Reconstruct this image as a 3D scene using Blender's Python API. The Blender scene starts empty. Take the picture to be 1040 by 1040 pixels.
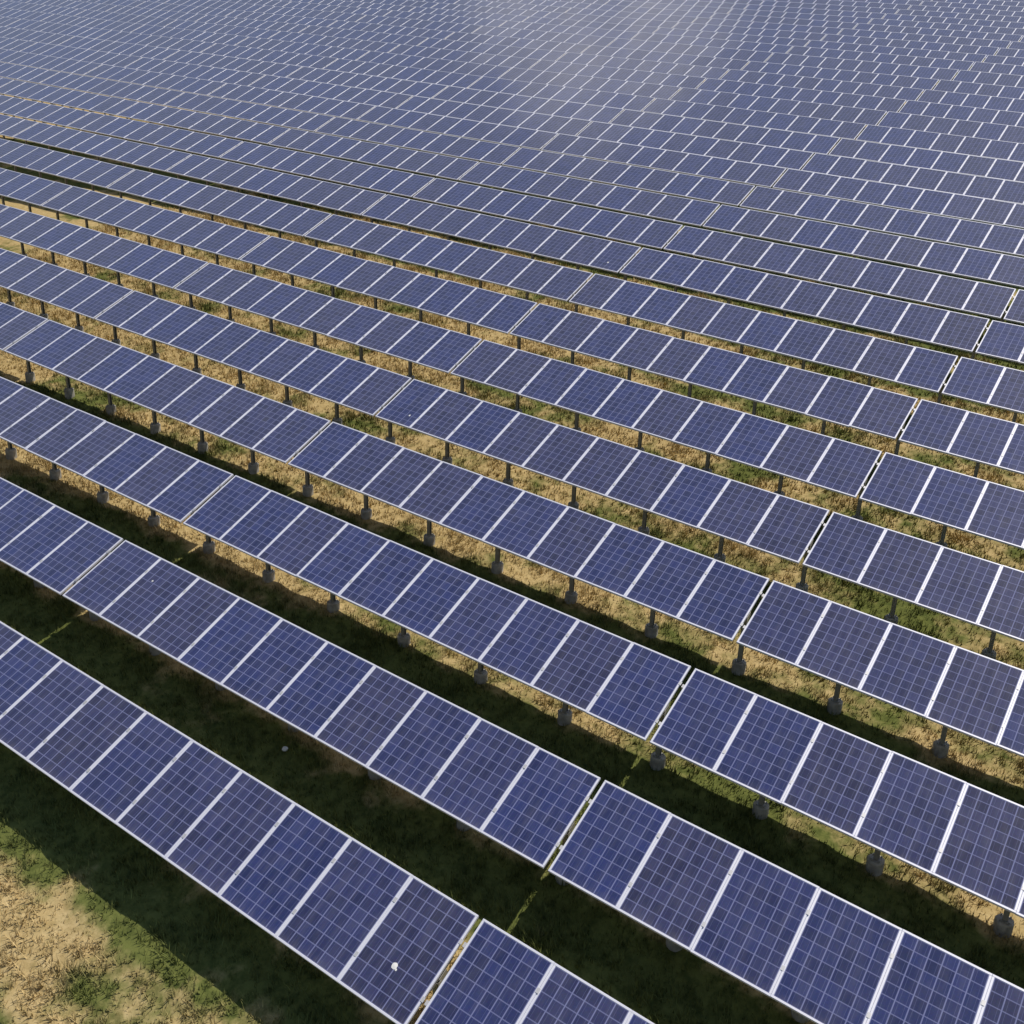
import bpy, math, random
import numpy as np
from mathutils import Matrix, Vector, noise
random.seed(7)
rng = np.random.default_rng(7)
S = bpy.context.scene
C = S.collection
CZ = 12.0                       # height of the drone above the lowest pasture

# ------------------------------------------------------------------ survey of the array rows
ROW_Y = [6.473, 9.06, 11.641, 14.242, 16.857, 19.42, 21.947, 24.533, 27.177, 29.781, 32.397, 35.038, 37.685, 40.324,
         42.937, 45.566, 48.209, 50.869, 53.536, 56.2, 58.854, 61.493, 64.125, 66.757]
ROW_X = [-5.301, -5.115, -5.0, -4.781, -4.633, -4.427, -4.402, -4.169, -4.024, -3.887, -3.766, -3.591, -3.44, -3.331,
         -3.16, -2.913, -2.829, -2.719, -2.634, -2.606, -2.301, -2.143, -2.063, -1.966]
ROW_Z = [-9.526, -9.012, -8.443, -7.87, -7.387, -6.828, -6.229, -5.683, -5.15, -4.659, -4.126, -3.599, -3.058, -2.525,
         -1.969, -1.398, -0.826, -0.28, 0.279, 0.828, 1.412, 1.941, 2.436, 2.966]
GAP = 0.105
PL = 1.445                      # panel length up the slope
TILT = 0.4368
SLOPE0, SLOPE1 = -0.08845, 0.000358
def row_info(r):                # near edge y, x of table 0, z there (camera at z=0), slope angle along the row
    i = r - 1
    if 0 <= i < 24:
        y, x, z = ROW_Y[i], ROW_X[i], ROW_Z[i]
    elif i < 0:
        y, x, z = ROW_Y[0] + 2.6*i, ROW_X[0] + 0.14*i, ROW_Z[0] + 0.53*i
    else:
        k = i - 23
        y, x, z = ROW_Y[23] + 2.65*k, ROW_X[23] + 0.13*k, ROW_Z[23] + 0.52*k
    return y, x, z + CZ, math.atan(SLOPE0 + SLOPE1*(i - 8))
HFOOT = 0.70                    # near edge to footing top, typical
def foot_drop(r): return float(np.interp(r, [1, 2, 3, 4, 5, 6, 7, 8, 9, 12], [0.48, 0.52, 0.66, 0.70, 0.69, 0.63, 0.61, 0.65, 0.63, 0.50]))
DMID = 0.655                    # near edge to post line
_ry = np.array([row_info(r)[0] + DMID for r in range(-6, 48)])
_rz = np.array([row_info(r)[2] - math.tan(row_info(r)[3])*row_info(r)[1] for r in range(-6, 48)])
_rh = np.array([foot_drop(r) for r in range(-6, 48)])
_rs = np.array([math.tan(row_info(r)[3]) for r in range(-6, 48)])
def ground_base(x, y):
    x = np.asarray(x, float); y = np.asarray(y, float)
    yc = np.clip(y, _ry[0], 112.0)
    z0 = np.interp(yc, _ry, _rz); s = np.interp(yc, _ry, _rs); h0 = np.interp(yc, _ry, _rh)
    xs = 90*np.tanh(x/90)
    z = z0 + s*xs - h0 - 0.17
    far = np.clip(y - 112.0, 0, None)
    z = z + 0.2*20*(1 - np.exp(-far/20)) - 0.10*np.clip(far - 40, 0, None)*(far < 300) - 26*(far >= 300)
    near = np.clip(_ry[0] - y, 0, None)
    return z - 0.2*30*(1 - np.exp(-near/30))
def bumps(x, y):
    v = Vector((x*0.9, y*0.9, 3.1)); w = Vector((x*3.7, y*3.7, 8.0))
    return 0.055*noise.noise(v) + 0.03*noise.noise(w)
def ground_z(x, y):
    return float(ground_base(x, y)) + bumps(x, y)

# ------------------------------------------------------------------ camera
F = Vector((-0.5065498, 0.7809624, -0.3653834)); R = Vector((0.8319011, 0.5540612, 0.0309308)); U = Vector((-0.2266006, 0.2882949, 0.9303431))
FPX = 1025.478
cd = bpy.data.cameras.new('camera'); cam = bpy.data.objects.new('camera', cd); C.objects.link(cam)
cd.sensor_width = 36.0; cd.lens = FPX/1040*36.0; cd.clip_start = 0.1; cd.clip_end = 3000
M = Matrix(((R.x, U.x, -F.x, 0), (R.y, U.y, -F.y, 0), (R.z, U.z, -F.z, CZ), (0, 0, 0, 1)))
cam.matrix_world = M
S.camera = cam
def project(P):
    d = Vector(P) - Vector((0, 0, CZ)); w = d.dot(F)
    if w < 0.3: return None
    return 520 + FPX*d.dot(R)/w, 520 - FPX*d.dot(U)/w

# ------------------------------------------------------------------ light
SUN_AZ = math.radians(56)       # measured from +X (along the rows) towards +Y (uphill)
SUN_EL = math.radians(60.5)
sdir = Vector((math.cos(SUN_AZ)*math.cos(SUN_EL), math.sin(SUN_AZ)*math.cos(SUN_EL), math.sin(SUN_EL)))
ld = bpy.data.lights.new('sun', 'SUN'); ld.energy = 3.7; ld.angle = math.radians(0.55); ld.color = (1.0, 0.92, 0.80)
lo = bpy.data.objects.new('sun', ld); C.objects.link(lo)
lo.rotation_euler = (-sdir).to_track_quat('-Z', 'Y').to_euler()
lo.location = (0, 0, 60)
W = bpy.data.worlds.new('World'); S.world = W; W.use_nodes = True
nt = W.node_tree; nt.nodes.clear()
out = nt.nodes.new('ShaderNodeOutputWorld'); bg = nt.nodes.new('ShaderNodeBackground'); sky = nt.nodes.new('ShaderNodeTexSky')
sky.sky_type = 'NISHITA'; sky.sun_disc = False; sky.sun_elevation = SUN_EL
sky.sun_rotation = math.atan2(sdir.x, sdir.y); sky.dust_density = 1.2; sky.altitude = 200
bg.inputs['Strength'].default_value = 0.09
# unseen bright cloud patch added high ahead, for the glare on far panels
tc = nt.nodes.new('ShaderNodeTexCoord')
def wmath(op, a, b=None):
    n = nt.nodes.new('ShaderNodeMath'); n.operation = op
    for i, v in enumerate((a, b)):
        if v is None: continue
        if isinstance(v, (int, float)): n.inputs[i].default_value = v
        else: nt.links.new(v, n.inputs[i])
    return n.outputs[0]
GLARE_CLOUD = Vector((-0.435, 0.58, 0.69)).normalized()
dp = nt.nodes.new('ShaderNodeVectorMath'); dp.operation = 'DOT_PRODUCT'; dp.inputs[1].default_value = GLARE_CLOUD
nt.links.new(tc.outputs['Generated'], dp.inputs[0])
nz = nt.nodes.new('ShaderNodeTexNoise'); nz.inputs['Scale'].default_value = 9.0; nz.inputs['Detail'].default_value = 5
nt.links.new(tc.outputs['Generated'], nz.inputs['Vector'])
mr = nt.nodes.new('ShaderNodeMapRange'); mr.interpolation_type = 'SMOOTHSTEP'
mr.inputs['From Min'].default_value = 0.9885; mr.inputs['From Max'].default_value = 1.009
d2 = wmath('ADD', dp.outputs['Value'], wmath('MULTIPLY', wmath('SUBTRACT', nz.outputs['Fac'], 0.5), 0.024))
nt.links.new(d2, mr.inputs['Value'])
mixc = nt.nodes.new('ShaderNodeMix'); mixc.data_type = 'RGBA'
nt.links.new(mr.outputs['Result'], mixc.inputs['Factor'])
nt.links.new(sky.outputs['Color'], mixc.inputs['A'])
GLARE_CLOUD_RAD = 18.0
mixc.inputs['B'].default_value = (GLARE_CLOUD_RAD, GLARE_CLOUD_RAD*0.96, GLARE_CLOUD_RAD*0.9, 1)
nt.links.new(mixc.outputs['Result'], bg.inputs['Color']); nt.links.new(bg.outputs[0], out.inputs[0])
S.view_settings.view_transform = 'Standard'; S.view_settings.look = 'None'; S.view_settings.gamma = 1
S.view_settings.exposure = 0.0

# ------------------------------------------------------------------ materials
class NT:
    def __init__(s, name):
        s.m = bpy.data.materials.new(name); s.m.use_nodes = True; s.t = s.m.node_tree
        s.b = s.t.nodes['Principled BSDF']
    def n(s, kind, **kw):
        x = s.t.nodes.new('ShaderNode' + kind)
        for k, v in kw.items(): setattr(x, k, v)
        return x
    def l(s, a, b): s.t.links.new(a, b)
    def math(s, op, a, b=None, c=None):
        x = s.n('Math', operation=op)
        for i, v in enumerate((a, b, c)):
            if v is None: continue
            if isinstance(v, (int, float)): x.inputs[i].default_value = v
            else: s.l(v, x.inputs[i])
        return x.outputs[0]
    def noise(s, vec, scale, detail=4, rough=0.55):
        x = s.n('TexNoise'); x.inputs['Scale'].default_value = scale; x.inputs['Detail'].default_value = detail
        x.inputs['Roughness'].default_value = rough
        if vec is not None: s.l(vec, x.inputs['Vector'])
        return x.outputs['Fac']
    def step(s, v, a, b):
        x = s.n('MapRange', interpolation_type='SMOOTHSTEP'); x.inputs['From Min'].default_value = a; x.inputs['From Max'].default_value = b
        s.l(v, x.inputs['Value']); return x.outputs['Result']
    def mix(s, f, a, b, mode='MIX'):
        x = s.n('Mix', data_type='RGBA', blend_type=mode)
        for k, v in (('Factor', f), ('A', a), ('B', b)):
            if isinstance(v, (int, float)): x.inputs[k].default_value = v
            elif isinstance(v, tuple): x.inputs[k].default_value = (*v, 1)
            else: s.l(v, x.inputs[k])
        return x.outputs['Result']

def cell_material():
    k = NT('solar cells'); b = k.b
    tc = k.n('TexCoord'); sx = k.n('SeparateXYZ'); k.l(tc.outputs['Object'], sx.inputs[0])
    px = k.math('ADD', k.math('DIVIDE', sx.outputs['X'], 0.1570), 3.0)
    py = k.math('ADD', k.math('DIVIDE', sx.outputs['Y'], 0.1572), 4.5)
    def edge(p, w0, w1):
        d = k.math('ABSOLUTE', k.math('SUBTRACT', k.math('FRACT', p), 0.5))
        return k.step(d, w0, w1)
    lx = k.math('MULTIPLY', edge(px, 0.436, 0.478), 0.85); ly = k.math('MULTIPLY', edge(py, 0.440, 0.480), 0.62)
    line = k.math('MAXIMUM', lx, ly)
    # two bus bars along each cell
    bb = k.math('ABSOLUTE', k.math('SUBTRACT', k.math('ABSOLUTE', k.math('SUBTRACT', k.math('FRACT', px), 0.5)), 0.24))
    bus = k.math('SUBTRACT', 1.0, k.step(bb, 0.008, 0.016))
    oi = k.n('ObjectInfo')
    cx = k.n('CombineXYZ'); k.l(k.math('FLOOR', px), cx.inputs[0]); k.l(k.math('FLOOR', py), cx.inputs[1])
    k.l(k.math('MULTIPLY', oi.outputs['Random'], 91.7), cx.inputs[2])
    wn = k.n('TexWhiteNoise', noise_dimensions='3D'); k.l(cx.outputs[0], wn.inputs['Vector'])
    # per panel tint: cobalt to slate
    r2 = k.math('FRACT', k.math('MULTIPLY', oi.outputs['Random'], 13.37))
    tint = k.mix(k.step(oi.outputs['Random'], 0.1, 0.9), (0.028, 0.039, 0.137), (0.039, 0.043, 0.112))
    val = k.math('ADD', 0.72, k.math('ADD', k.math('MULTIPLY', wn.outputs['Value'], 0.5), k.math('MULTIPLY', r2, 0.12)))
    cxyz = k.n('VectorMath', operation='SCALE'); k.l(tint, cxyz.inputs[0]); k.l(val, cxyz.inputs['Scale'])
    # poly-silicon grain
    vo = k.n('TexVoronoi'); vo.inputs['Scale'].default_value = 60; k.l(tc.outputs['Object'], vo.inputs['Vector'])
    gr = k.mix(0.16, cxyz.outputs[0], k.mix(1.0, cxyz.outputs[0], vo.outputs['Color'], 'MULTIPLY'))
    c1 = k.mix(k.math('MULTIPLY', bus, 0.45), gr, (0.15, 0.17, 0.34))
    c2 = k.mix(line, c1, (0.215, 0.235, 0.43))
    # thin film of dust, streaked down the glass
    mp = k.n('Mapping'); mp.inputs['Scale'].default_value = (5, 1.2, 1); k.l(tc.outputs['Object'], mp.inputs[0])
    off = k.n('VectorMath', operation='ADD'); k.l(mp.outputs[0], off.inputs[0])
    cc = k.n('CombineXYZ'); k.l(k.math('MULTIPLY', oi.outputs['Random'], 40), cc.inputs[2]); k.l(cc.outputs[0], off.inputs[1])
    dn = k.step(k.noise(off.outputs[0], 2.0, 6), 0.35, 0.8)
    c3 = k.mix(k.math('MULTIPLY', dn, 0.07), c2, (0.45, 0.42, 0.40))
    # dirt gathers along the lower edge of the glass
    low = k.math('MULTIPLY', k.step(k.math('MULTIPLY', sx.outputs['Y'], -1.0), 0.60, 0.71), k.step(k.noise(off.outputs[0], 5.0, 4), 0.3, 0.7))
    c3 = k.mix(k.math('MULTIPLY', low, 0.10), c3, (0.42, 0.38, 0.32))
    b.inputs['Sheen Weight'].default_value = 0.42; b.inputs['Sheen Roughness'].default_value = 0.45; b.inputs['Sheen Tint'].default_value = (0.80, 0.87, 1.0, 1)
    k.l(c3, b.inputs['Base Color'])
    b.inputs['Roughness'].default_value = 0.45; b.inputs['Specular IOR Level'].default_value = 0.05
    b.inputs['Coat Weight'].default_value = 1.0; b.inputs['Coat Roughness'].default_value = 0.045; b.inputs['Coat IOR'].default_value = 1.45
    return k.m

def metal(name, col, met, rough, bump=0.0, scale=30):
    k = NT(name); tc = k.n('TexCoord')
    n = k.noise(tc.outputs['Object'], scale, 5)
    k.l(k.mix(k.math('MULTIPLY', n, 0.35), col, tuple(c*0.7 for c in col)), k.b.inputs['Base Color'])
    k.b.inputs['Metallic'].default_value = met; k.b.inputs['Roughness'].default_value = rough
    return k.m

def concrete():
    k = NT('weathered concrete'); g = k.n('NewGeometry')
    n = k.noise(g.outputs['Position'], 9, 6); n2 = k.noise(g.outputs['Position'], 60, 3)
    c = k.mix(k.step(n, 0.3, 0.75), (0.30, 0.29, 0.26), (0.52, 0.50, 0.46))
    k.l(c, k.b.inputs['Base Color']); k.b.inputs['Roughness'].default_value = 0.9
    bp = k.n('Bump'); bp.inputs['Strength'].default_value = 0.4; bp.inputs['Distance'].default_value = 0.01
    k.l(n2, bp.inputs['Height']); k.l(bp.outputs[0], k.b.inputs['Normal'])
    return k.m

def turf_colour(k, bright=1.0):
    g = k.n('NewGeometry'); P = g.outputs['Position']
    sp = k.n('SeparateXYZ'); k.l(P, sp.inputs[0])
    big = k.noise(P, 0.22, 2); mid = k.noise(P, 0.95, 4, 0.6); fine = k.noise(P, 6, 5, 0.7); fine2 = k.noise(P, 22, 4, 0.7)
    straw = k.mix(k.step(fine, 0.3, 0.7), (0.55*bright, 0.43*bright, 0.22*bright), (0.40*bright, 0.30*bright, 0.135*bright))
    straw = k.mix(k.step(fine2, 0.52, 0.75), straw, (0.23*bright, 0.165*bright, 0.075*bright))
    green = k.mix(k.step(fine, 0.35, 0.7), (0.155*bright, 0.175*bright, 0.050*bright), (0.075*bright, 0.095*bright, 0.026*bright))
    # greener to the right and in patches
    bias = k.math('ADD', 0.012, k.math('MULTIPLY', k.math('ADD', sp.outputs['X'], 6.0), 0.004))
    bias = k.math('SUBTRACT', bias, k.math('MULTIPLY', k.math('SUBTRACT', 1.0, k.step(sp.outputs['Y'], 12.5, 17.0)), 0.035))
    # greener, darker turf painted along the shadow band of each lane, straw under racks
    shade_lane = k.math('ABSOLUTE', k.math('SUBTRACT', k.math('FRACT', k.math('DIVIDE', k.math('SUBTRACT', sp.outputs['Y'], 7.62), 2.61)), 0.5))
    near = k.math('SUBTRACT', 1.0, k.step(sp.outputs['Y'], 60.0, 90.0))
    bias = k.math('ADD', bias, k.math('MULTIPLY', k.math('MULTIPLY', k.math('SUBTRACT', 1.0, k.step(shade_lane, 0.12, 0.34)), near), 0.21))
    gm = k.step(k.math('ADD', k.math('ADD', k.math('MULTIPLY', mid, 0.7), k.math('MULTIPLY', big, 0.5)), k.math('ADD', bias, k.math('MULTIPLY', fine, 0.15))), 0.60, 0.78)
    return k.mix(gm, straw, green), fine, fine2

def ground_material():
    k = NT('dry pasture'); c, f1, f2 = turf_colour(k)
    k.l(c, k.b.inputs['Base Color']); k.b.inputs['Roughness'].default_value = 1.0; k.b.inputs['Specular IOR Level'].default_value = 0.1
    bp = k.n('Bump'); bp.inputs['Strength'].default_value = 0.4; bp.inputs['Distance'].default_value = 0.02
    k.l(k.math('ADD', f1, k.math('MULTIPLY', f2, 0.4)), bp.inputs['Height']); k.l(bp.outputs[0], k.b.inputs['Normal'])
    return k.m
def grass_material():
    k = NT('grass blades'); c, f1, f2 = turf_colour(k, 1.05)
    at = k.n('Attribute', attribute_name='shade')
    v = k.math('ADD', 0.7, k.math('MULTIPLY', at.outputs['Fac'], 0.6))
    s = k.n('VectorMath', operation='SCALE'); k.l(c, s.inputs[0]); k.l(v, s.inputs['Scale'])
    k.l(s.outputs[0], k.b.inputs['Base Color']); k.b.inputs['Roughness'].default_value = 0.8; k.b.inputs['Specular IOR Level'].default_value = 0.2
    return k.m

MAT_CELL = cell_material()
MAT_FRAME = metal('anodised aluminium', (0.80, 0.81, 0.90), 0.25, 0.55)
MAT_STEEL = metal('galvanised steel', (0.38, 0.38, 0.36), 0.4, 0.55)
MAT_RAIL = metal('galvanised rail', (0.66, 0.66, 0.67), 0.4, 0.5)
MAT_CONC = concrete()
MAT_GROUND = ground_material()
MAT_GRASS = grass_material()
MAT_BACK = metal('white backsheet', (0.62, 0.62, 0.60), 0.0, 0.7)
MAT_WHITE = metal('chalky white', (0.85, 0.85, 0.82), 0.0, 0.8)

# ------------------------------------------------------------------ mesh helpers
class MB:
    def __init__(s): s.v = []; s.f = []; s.mi = []
    def box(s, x0, x1, y0, y1, z0, z1, mi=0, mat=None, bev=0.0):
        b = len(s.v)
        P = [(x0, y0, z0), (x1, y0, z0), (x1, y1, z0), (x0, y1, z0), (x0, y0, z1), (x1, y0, z1), (x1, y1, z1), (x0, y1, z1)]
        if bev:   # chamfer the top rim
            P[4:] = [(x0+bev, y0+bev, z1), (x1-bev, y0+bev, z1), (x1-bev, y1-bev, z1), (x0+bev, y1-bev, z1)]
            P += [(x0, y0, z1-bev), (x1, y0, z1-bev), (x1, y1, z1-bev), (x0, y1, z1-bev)]
        if mat is not None: P = [tuple(mat @ Vector(p)) for p in P]
        s.v += P
        if bev:
            fs = [(0, 3, 2, 1), (4, 5, 6, 7), (0, 1, 9, 8), (1, 2, 10, 9), (2, 3, 11, 10), (3, 0, 8, 11), (8, 9, 5, 4), (9, 10, 6, 5), (10, 11, 7, 6), (11, 8, 4, 7)]
        else:
            fs = [(0, 3, 2, 1), (4, 5, 6, 7), (0, 1, 5, 4), (1, 2, 6, 5), (2, 3, 7, 6), (3, 0, 4, 7)]
        s.f += [tuple(b+i for i in f) for f in fs]; s.mi += [mi]*len(fs)
    def lathe(s, prof, n=20, mat=None, mi=0, jit=0.0):
        b = len(s.v); rnd = random.Random(3)
        for (r, z) in prof:
            for i in range(n):
                a = 2*math.pi*i/n; rr = r*(1 + jit*rnd.uniform(-1, 1))
                p = Vector((rr*math.cos(a), rr*math.sin(a), z))
                s.v.append(tuple(mat @ p if mat is not None else p))
        for j in range(len(prof)-1):
            for i in range(n):
                s.f.append((b+j*n+i, b+j*n+(i+1) % n, b+(j+1)*n+(i+1) % n, b+(j+1)*n+i)); s.mi.append(mi)
        s.f.append(tuple(b+i for i in reversed(range(n)))); s.mi.append(mi)
        s.f.append(tuple(b+(len(prof)-1)*n+i for i in range(n))); s.mi.append(mi)
    def mesh(s, name, mats):
        m = bpy.data.meshes.new(name); m.from_pydata(s.v, [], s.f)
        for k in mats: m.materials.append(k)
        m.polygons.foreach_set('material_index', s.mi); m.update()
        return m
def link(name, mesh, parent=None, matrix=None):
    o = bpy.data.objects.new(name, mesh); C.objects.link(o)
    if parent is not None: o.parent = parent
    if matrix is not None: o.matrix_local = matrix
    return o

# ------------------------------------------------------------------ ground
def axis(segs):
    a = []
    for x0, x1, st in segs:
        a += list(np.arange(x0, x1 - 1e-6, st))
    a.append(segs[-1][1]); return np.array(a)
gx = axis([(-900, -300, 60), (-300, -100, 20), (-100, -44, 4), (-44, -34, 0.6), (-34, 10, 0.12), (10, 22, 0.6), (22, 100, 4), (100, 300, 20), (300, 900, 60)])
gy = axis([(-300, -60, 40), (-60, -4, 4), (-4, 3, 0.6), (3, 29, 0.11), (29, 42, 0.5), (42, 120, 2.5), (120, 300, 15), (300, 1200, 60)])
GX, GY = np.meshgrid(gx, gy)
GZ = ground_base(GX, GY)
fx, fy = GX.ravel(), GY.ravel(); gz = GZ.ravel().copy()
sel = np.where((fx > -40) & (fx < 26) & (fy > -4) & (fy < 60))[0]
for i in sel: gz[i] += bumps(fx[i], fy[i])
nx, ny = len(gx), len(gy)
idx = np.arange(nx*ny).reshape(ny, nx)
q = np.stack([idx[:-1, :-1], idx[:-1, 1:], idx[1:, 1:], idx[1:, :-1]], -1).reshape(-1, 4)
def np_mesh(name, verts, faces, mats, smooth=False):
    m = bpy.data.meshes.new(name); nf, k = faces.shape
    m.vertices.add(len(verts)); m.vertices.foreach_set('co', np.asarray(verts, np.float32).ravel())
    m.loops.add(nf*k); m.loops.foreach_set('vertex_index', faces.astype(np.int32).ravel())
    m.polygons.add(nf); m.polygons.foreach_set('loop_start', np.arange(0, nf*k, k, dtype=np.int32))
    m.polygons.foreach_set('loop_total', np.full(nf, k, np.int32))
    if smooth: m.polygons.foreach_set('use_smooth', np.ones(nf, bool))
    for a in mats: m.materials.append(a)
    m.update(calc_edges=True); return m
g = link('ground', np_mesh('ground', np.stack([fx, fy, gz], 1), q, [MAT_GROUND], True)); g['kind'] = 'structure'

# ------------------------------------------------------------------ grass: uncountable blades over the near strips
def make_grass():
    pts = []
    tries = 270000
    X = rng.uniform(-34, 10, tries); Yv = rng.uniform(3.5, 33, tries)
    V = []; Fc = []; sh = []
    n = 0
    dens = 0
    for x, y in zip(X, Yv):
        z = ground_z(x, y)
        p = project((x, y, z))
        if p is None or not (-60 < p[0] < 1100 and -40 < p[1] < 1100): continue
        cl = noise.noise(Vector((x*1.3, y*1.3, 20.0)))
        if rng.random() > 0.62 + 0.5*cl: continue
        dist = math.hypot(x, y)
        nb = 6 if dist < 20 else 4
        hh = (0.07 + 0.09*max(0, cl + 0.25)) * rng.uniform(0.6, 1.3)
        s0 = rng.random()
        for b in range(nb):
            a = rng.uniform(0, 2*math.pi); lean = rng.uniform(0.15, 0.9)*hh
            bx = x + rng.normal(0, 0.035); by = y + rng.normal(0, 0.035)
            w = rng.uniform(0.006, 0.013)*(1.0 if dist < 20 else 1.5); ca, sa = math.cos(a), math.sin(a)
            V += [(bx - sa*w, by + ca*w, z - 0.02), (bx + sa*w, by - ca*w, z - 0.02), (bx + ca*lean, by + sa*lean, z + hh*rng.uniform(0.7, 1.1))]
            Fc.append((n, n+1, n+2)); n += 3
            sh.append(min(1, max(0, s0 + rng.uniform(-0.3, 0.3))))
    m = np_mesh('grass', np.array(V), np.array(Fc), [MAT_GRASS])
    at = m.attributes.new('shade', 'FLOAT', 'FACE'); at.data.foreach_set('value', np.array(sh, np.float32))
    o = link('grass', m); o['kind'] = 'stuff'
    o['label'] = 'dry golden and green pasture grass between and under the panel rows'
make_grass()

# ------------------------------------------------------------------ solar table parts (shared meshes)
PW = 1.0020; PLEN = 1.475; HX, HY = PW/2, PLEN/2; FW = 0.028; FH = 0.04
def panel_meshes():
    a = MB()   # laminate: glass over cells, pale sheet behind
    a.box(-HX+0.004, HX-0.004, -HY+0.004, HY-0.004, 0.028, 0.0365, 0)
    a.f[0], a.f[1] = a.f[1], a.f[0]; a.mi[0], a.mi[1] = 0, 1
    lam = a.mesh('solar_panel', [MAT_CELL, MAT_BACK])
    f = MB()
    f.box(-HX, HX, -HY, -HY+FW, 0, FH, bev=0.003); f.box(-HX, HX, HY-FW, HY, 0, FH, bev=0.003)
    f.box(-HX, -HX+FW, -HY+FW, HY-FW, 0.0005, FH-0.0005, bev=0.003); f.box(HX-FW, HX, -HY+FW, HY-FW, 0.0005, FH-0.0005, bev=0.003)
    for yy in (-0.26*PL, 0.26*PL):      # mid clamps over the joint with the next panel
        f.box(HX-0.018, HX+0.020, yy-0.03, yy+0.03, FH+0.0005, FH+0.0055, 1)
    fr = f.mesh('panel_frame', [MAT_FRAME, MAT_RAIL])
    both = MB()
    return lam, fr
LAM, FRM = panel_meshes()
TL = 10.0
NP = 6; PITCH = (TL + GAP)/NP
POSTX = [-0.16 + PITCH*(k+1) for k in range(NP)]
def Rtab(th): return Matrix.Rotation(-th, 4, 'Y') @ Matrix.Rotation(TILT, 4, 'X')
def rail_mesh():
    m = MB()
    m.box(0.02, TL-0.02, -0.022, 0.022, -0.058, -0.002)
    m.box(0.02, TL-0.02, -0.034, 0.034, -0.064, -0.058)
    return m.mesh('purlin', [MAT_RAIL])
def endclip_mesh():
    m = MB(); m.box(-0.06, 0.0, -0.03, 0.03, -0.05, 0.012); return m.mesh('purlin_splice', [MAT_RAIL])
def rafter_mesh():
    m = MB(); m.box(-0.022, 0.022, -0.43, 0.43, -0.130, -0.066); m.box(-0.032, 0.032, -0.22, 0.22, -0.138, -0.130)
    m.box(-0.038, 0.038, -0.07, 0.07, -0.24, -0.138)
    return m.mesh('rafter', [MAT_STEEL])
RAIL = rail_mesh(); RAFT = rafter_mesh(); SPL = endclip_mesh()
POST_TOP = PL/2*math.sin(TILT) - 0.20     # over near edge height
def post_mesh():
    L = HFOOT + POST_TOP; m = MB()
    # C section pile with base plate, top head plate
    m.box(-0.035, 0.035, -0.035, -0.029, 0.008, L); m.box(-0.035, 0.035, 0.029, 0.035, 0.008, L); m.box(-0.035, -0.028, -0.029, 0.029, 0.008, L)
    m.box(-0.065, 0.065, -0.065, 0.065, -0.004, 0.008)
    for sx in (-0.055, 0.055):
        for sy in (-0.055, 0.055):
            m.lathe([(0.012, 0.008), (0.012, 0.03)], 8, Matrix.Translation((sx, sy, 0)))
    m.box(0.042, 0.046, -0.03, 0.03, L-0.18, L+0.02)
    return m.mesh('post', [MAT_STEEL])
def footing_mesh():
    m = MB(); m.lathe([(0.118, -0.75), (0.118, -0.02), (0.104, -0.003)], 24, jit=0.04)
    return m.mesh('footing', [MAT_CONC])
POST = post_mesh(); FOOT = footing_mesh()
def support_mesh():       # far rows: the whole rack in one piece, the photo never shows it apart
    m = MB(); T = Rtab(row_info(18)[3])
    o = None
    for vy in (0.24*PL, 0.76*PL):
        m.box(0.02, TL-0.02, vy-0.022, vy+0.022, -0.062, -0.002, mat=T)
    for px in POSTX:
        if px > TL: px = TL - 0.05
        m.box(px-0.022, px+0.022, 0.3, PL-0.3, -0.13, -0.066, mat=T)
        c = T @ Vector((px, PL/2, -0.15))
        m.box(c.x-0.045, c.x+0.045, c.y-0.045, c.y+0.045, c.z-1.05, c.z+0.01)
        m.lathe([(0.14, c.z-1.5), (0.14, c.z-0.98)], 12, Matrix.Translation((c.x, c.y, 0)), 0)
    return m.mesh('support_frame', [MAT_STEEL])
SUPP = support_mesh()

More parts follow.
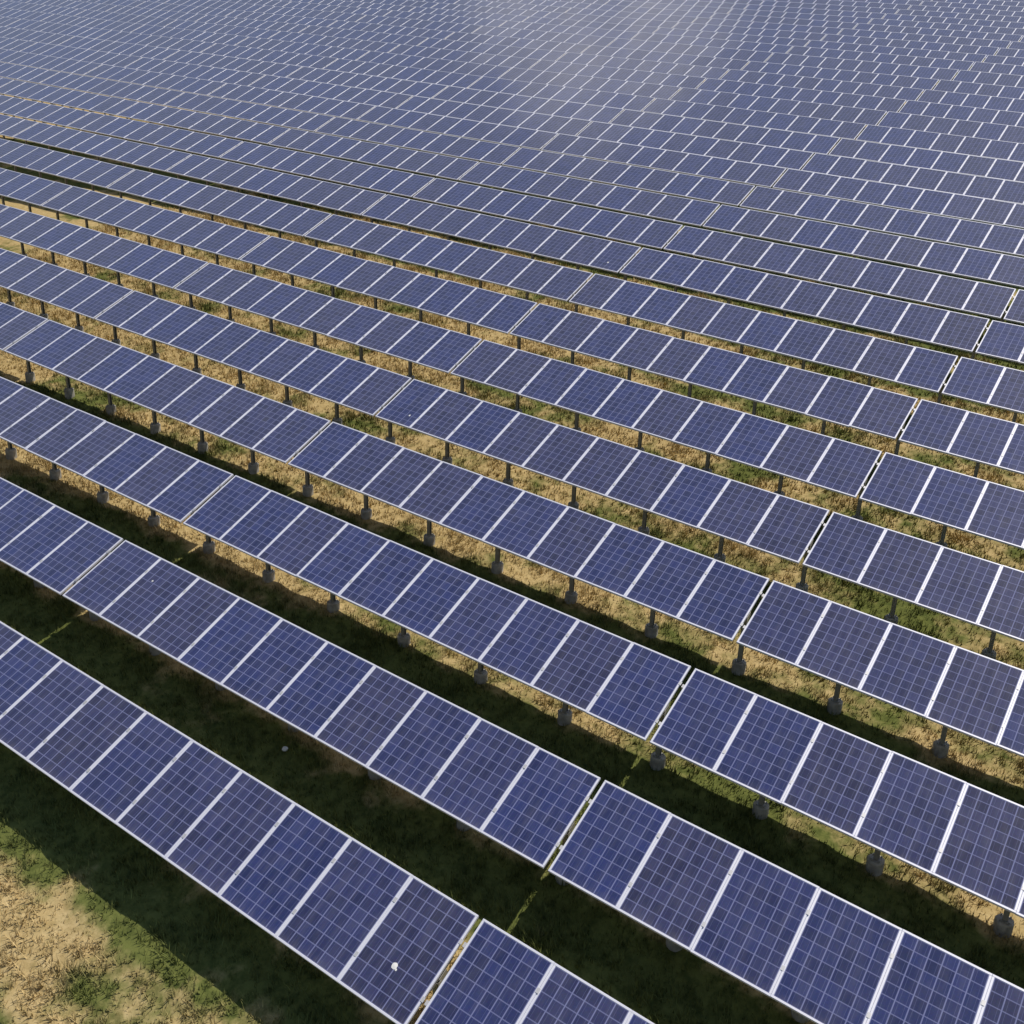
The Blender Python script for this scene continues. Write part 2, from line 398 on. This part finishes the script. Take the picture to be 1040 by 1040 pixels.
ORD = ['zeroth', 'first', 'second', 'third', 'fourth', 'fifth', 'sixth', 'seventh', 'eighth', 'ninth', 'tenth', 'eleventh', 'twelfth', 'thirteenth',
       'fourteenth', 'fifteenth', 'sixteenth', 'seventeenth', 'eighteenth', 'nineteenth', 'twentieth']
def ordinal(n):
    if n <= 20: return ORD[n]
    if n == 30: return 'thirtieth'
    t = {2: 'twenty', 3: 'thirty', 4: 'forty'}[n//10]
    return t + ' ' + ORD[n % 10]
def tone_word(r, n):
    return ''
def build_table(r, n):
    y, x0, z, th = row_info(r)
    x = x0 + n*(TL+GAP)*math.cos(th); zz = z + n*(TL+GAP)*math.sin(th)
    root = bpy.data.objects.new('solar_table', None); C.objects.link(root)
    # base of the table: on the ground under its middle
    bx, by = x + TL/2*math.cos(th), y + DMID
    bz = ground_z(bx, by); root.location = (bx, by, bz); root.empty_display_size = 0.3
    off = Vector((x-bx, y-by, zz-bz))
    T = Matrix.Translation(off) @ Rtab(th)
    for i in range(10):
        j = Matrix.Rotation(random.gauss(0, 0.0045), 4, 'X') @ Matrix.Rotation(random.gauss(0, 0.0045), 4, 'Y')
        p = link('solar_panel', LAM, root, T @ Matrix.Translation(((i + 0.5)*1.0035 - 0.0175, PL/2, random.uniform(0.0, 0.003))) @ j)
        link('panel_frame', FRM, p)
    if r >= 12:
        link('support_frame', SUPP, root, Matrix.Translation(off))
    else:
        for vy in (0.24*PL, 0.76*PL):
            q = link('purlin', RAIL, root, T @ Matrix.Translation((0, vy, 0)))
            link('purlin_splice', SPL, q)
        for px in POSTX:
            ppx = min(px, TL - 0.03)
            link('rafter', RAFT, root, T @ Matrix.Translation((ppx, PL/2, 0)))
            e = T @ Vector((ppx, 0, 0))
            c = T @ Vector((ppx, PL/2, -0.2))
            po = link('post', POST, root, Matrix.Translation((c.x, e.y + DMID, e.z - foot_drop(r))) @ Matrix.Diagonal((1, 1, (foot_drop(r) + POST_TOP)/(HFOOT + POST_TOP), 1)))
            link('footing', FOOT, po)
    col = 1 - n
    if r == 1 and n == -1: lab = 'front-row solar table with a white dropping on its last panel before the gap'
    elif r == 1: lab = 'front-row solar table at the bottom edge, right of the wide grassy gap'
    elif r < 12: lab = 'blue solar table over grass, %s row from front, %s column from right' % (ordinal(r), ordinal(max(col, 1)))
    else: lab = 'distant pale solar table, %s row from front, %s column from right' % (ordinal(r), ordinal(col))
    if r <= 0: lab = 'solar table cut by the bottom left corner, nearest of all, %s column from right' % ordinal(max(col, 1))
    if r > 0 and n > 0: lab = 'solar table past the right picture edge, %s row from the front' % ordinal(r)
    root['label'] = lab; root['category'] = 'solar array'; root['group'] = 'solar tables set out in rows up the hillside'
    return root

def visible(r, n, mg):
    y, x0, z, th = row_info(r)
    for u in np.linspace(0, 10, 21):
        for s in (0, 1):
            xx = u + n*(TL+GAP)
            P = (x0 + xx*math.cos(th), y + s*PL*math.cos(TILT), z + xx*math.sin(th) + s*PL*math.sin(TILT))
            p = project(P)
            if p and -mg < p[0] < 1040+mg and -mg < p[1] < 1040+mg: return True
    return False
tables = {}
for r in range(1, 37):
    for n in range(-12, 3):
        if visible(r, n, 260 if r < 9 else 12):
            tables[(r, n)] = build_table(r, n)
print('tables', len(tables))

# ------------------------------------------------------------------ small things
def blob(name, rad, mat, seed, flat=0.4, sub=2):
    import bmesh
    bm = bmesh.new(); bmesh.ops.create_icosphere(bm, subdivisions=sub, radius=rad)
    for v in bm.verts:
        k = 1 + 0.35*noise.noise(v.co*(1.6/rad) + Vector((seed, 0, 0)))
        v.co *= k; v.co.z *= flat
    m = bpy.data.meshes.new(name); bm.to_mesh(m); bm.free(); m.materials.append(mat)
    for p in m.polygons: p.use_smooth = True
    return m
def splat(name, rad, seed):
    import bmesh
    rnd = random.Random(seed); bm = bmesh.new()
    spots = [(0, 0, rad)] + [(rnd.gauss(0, rad*0.7), rnd.gauss(0, rad*0.9), rad*rnd.uniform(0.15, 0.4)) for _ in range(3)]
    for (cx, cy, r) in spots:
        vs = []
        n = 14
        c = bm.verts.new((cx, cy, r*0.10 + 0.001))
        for i in range(n):
            a = 2*math.pi*i/n; q = r*(0.85 + 0.25*rnd.random())
            vs.append(bm.verts.new((cx + q*math.cos(a), cy + 1.25*q*math.sin(a), 0.0)))
        for i in range(n): bm.faces.new((c, vs[i], vs[(i+1) % n]))
    m = bpy.data.meshes.new(name); bm.to_mesh(m); bm.free(); m.materials.append(MAT_WHITE); return m
def panel_hit(px, py, r):     # where a sight line meets the panel plane of a row
    d = F + R*((px-520)/FPX) - U*((py-520)/FPX)
    y, x0, z, th = row_info(r); A = Matrix.Translation((x0, y, z)) @ Rtab(th)
    nrm = A.to_3x3() @ Vector((0, 0, 1)); P0 = A @ Vector((0, 0, 0.037)); o = Vector((0, 0, CZ))
    t = (P0-o).dot(nrm)/d.dot(nrm); return o + d*t, A
for (px, py, r, n, rad, seed) in ((401, 981, 1, -1, 0.036, 4.0), (155, 590, 2, -1, 0.014, 5.0), (617.5, 266.5, 9, -2, 0.026, 9.0), (416, 422, 5, -1, 0.02, 13.0)):
    P, A = panel_hit(px, py, r)
    local = A.inverted() @ P
    root = tables.get((r, n))
    kids = [c for c in root.children if c.name.startswith('solar_panel')]
    bpy.context.view_layer.update()
    best = min(kids, key=lambda c: (c.matrix_world.translation - P).length)
    o = link('bird_dropping', splat('bird_dropping', rad, int(seed)), best)
    lp = best.matrix_world.inverted() @ P
    o.matrix_local = Matrix.Translation((lp.x, lp.y, 0.0375))
def ground_hit(px, py):
    d = F + R*((px-520)/FPX) - U*((py-520)/FPX); t = 2.0
    while t < 90:
        P = Vector((0, 0, CZ)) + d*t
        if P.z < ground_z(P.x, P.y): return P
        t += 0.01
P = ground_hit(289.5, 764.5)
st = link('stone', blob('stone', 0.05, MAT_WHITE, 3.0, 0.6)); st.location = (P.x, P.y, ground_z(P.x, P.y)+0.07)
st['label'] = 'small white stone lying in the shaded grass between the two nearest rows'; st['category'] = 'stone'
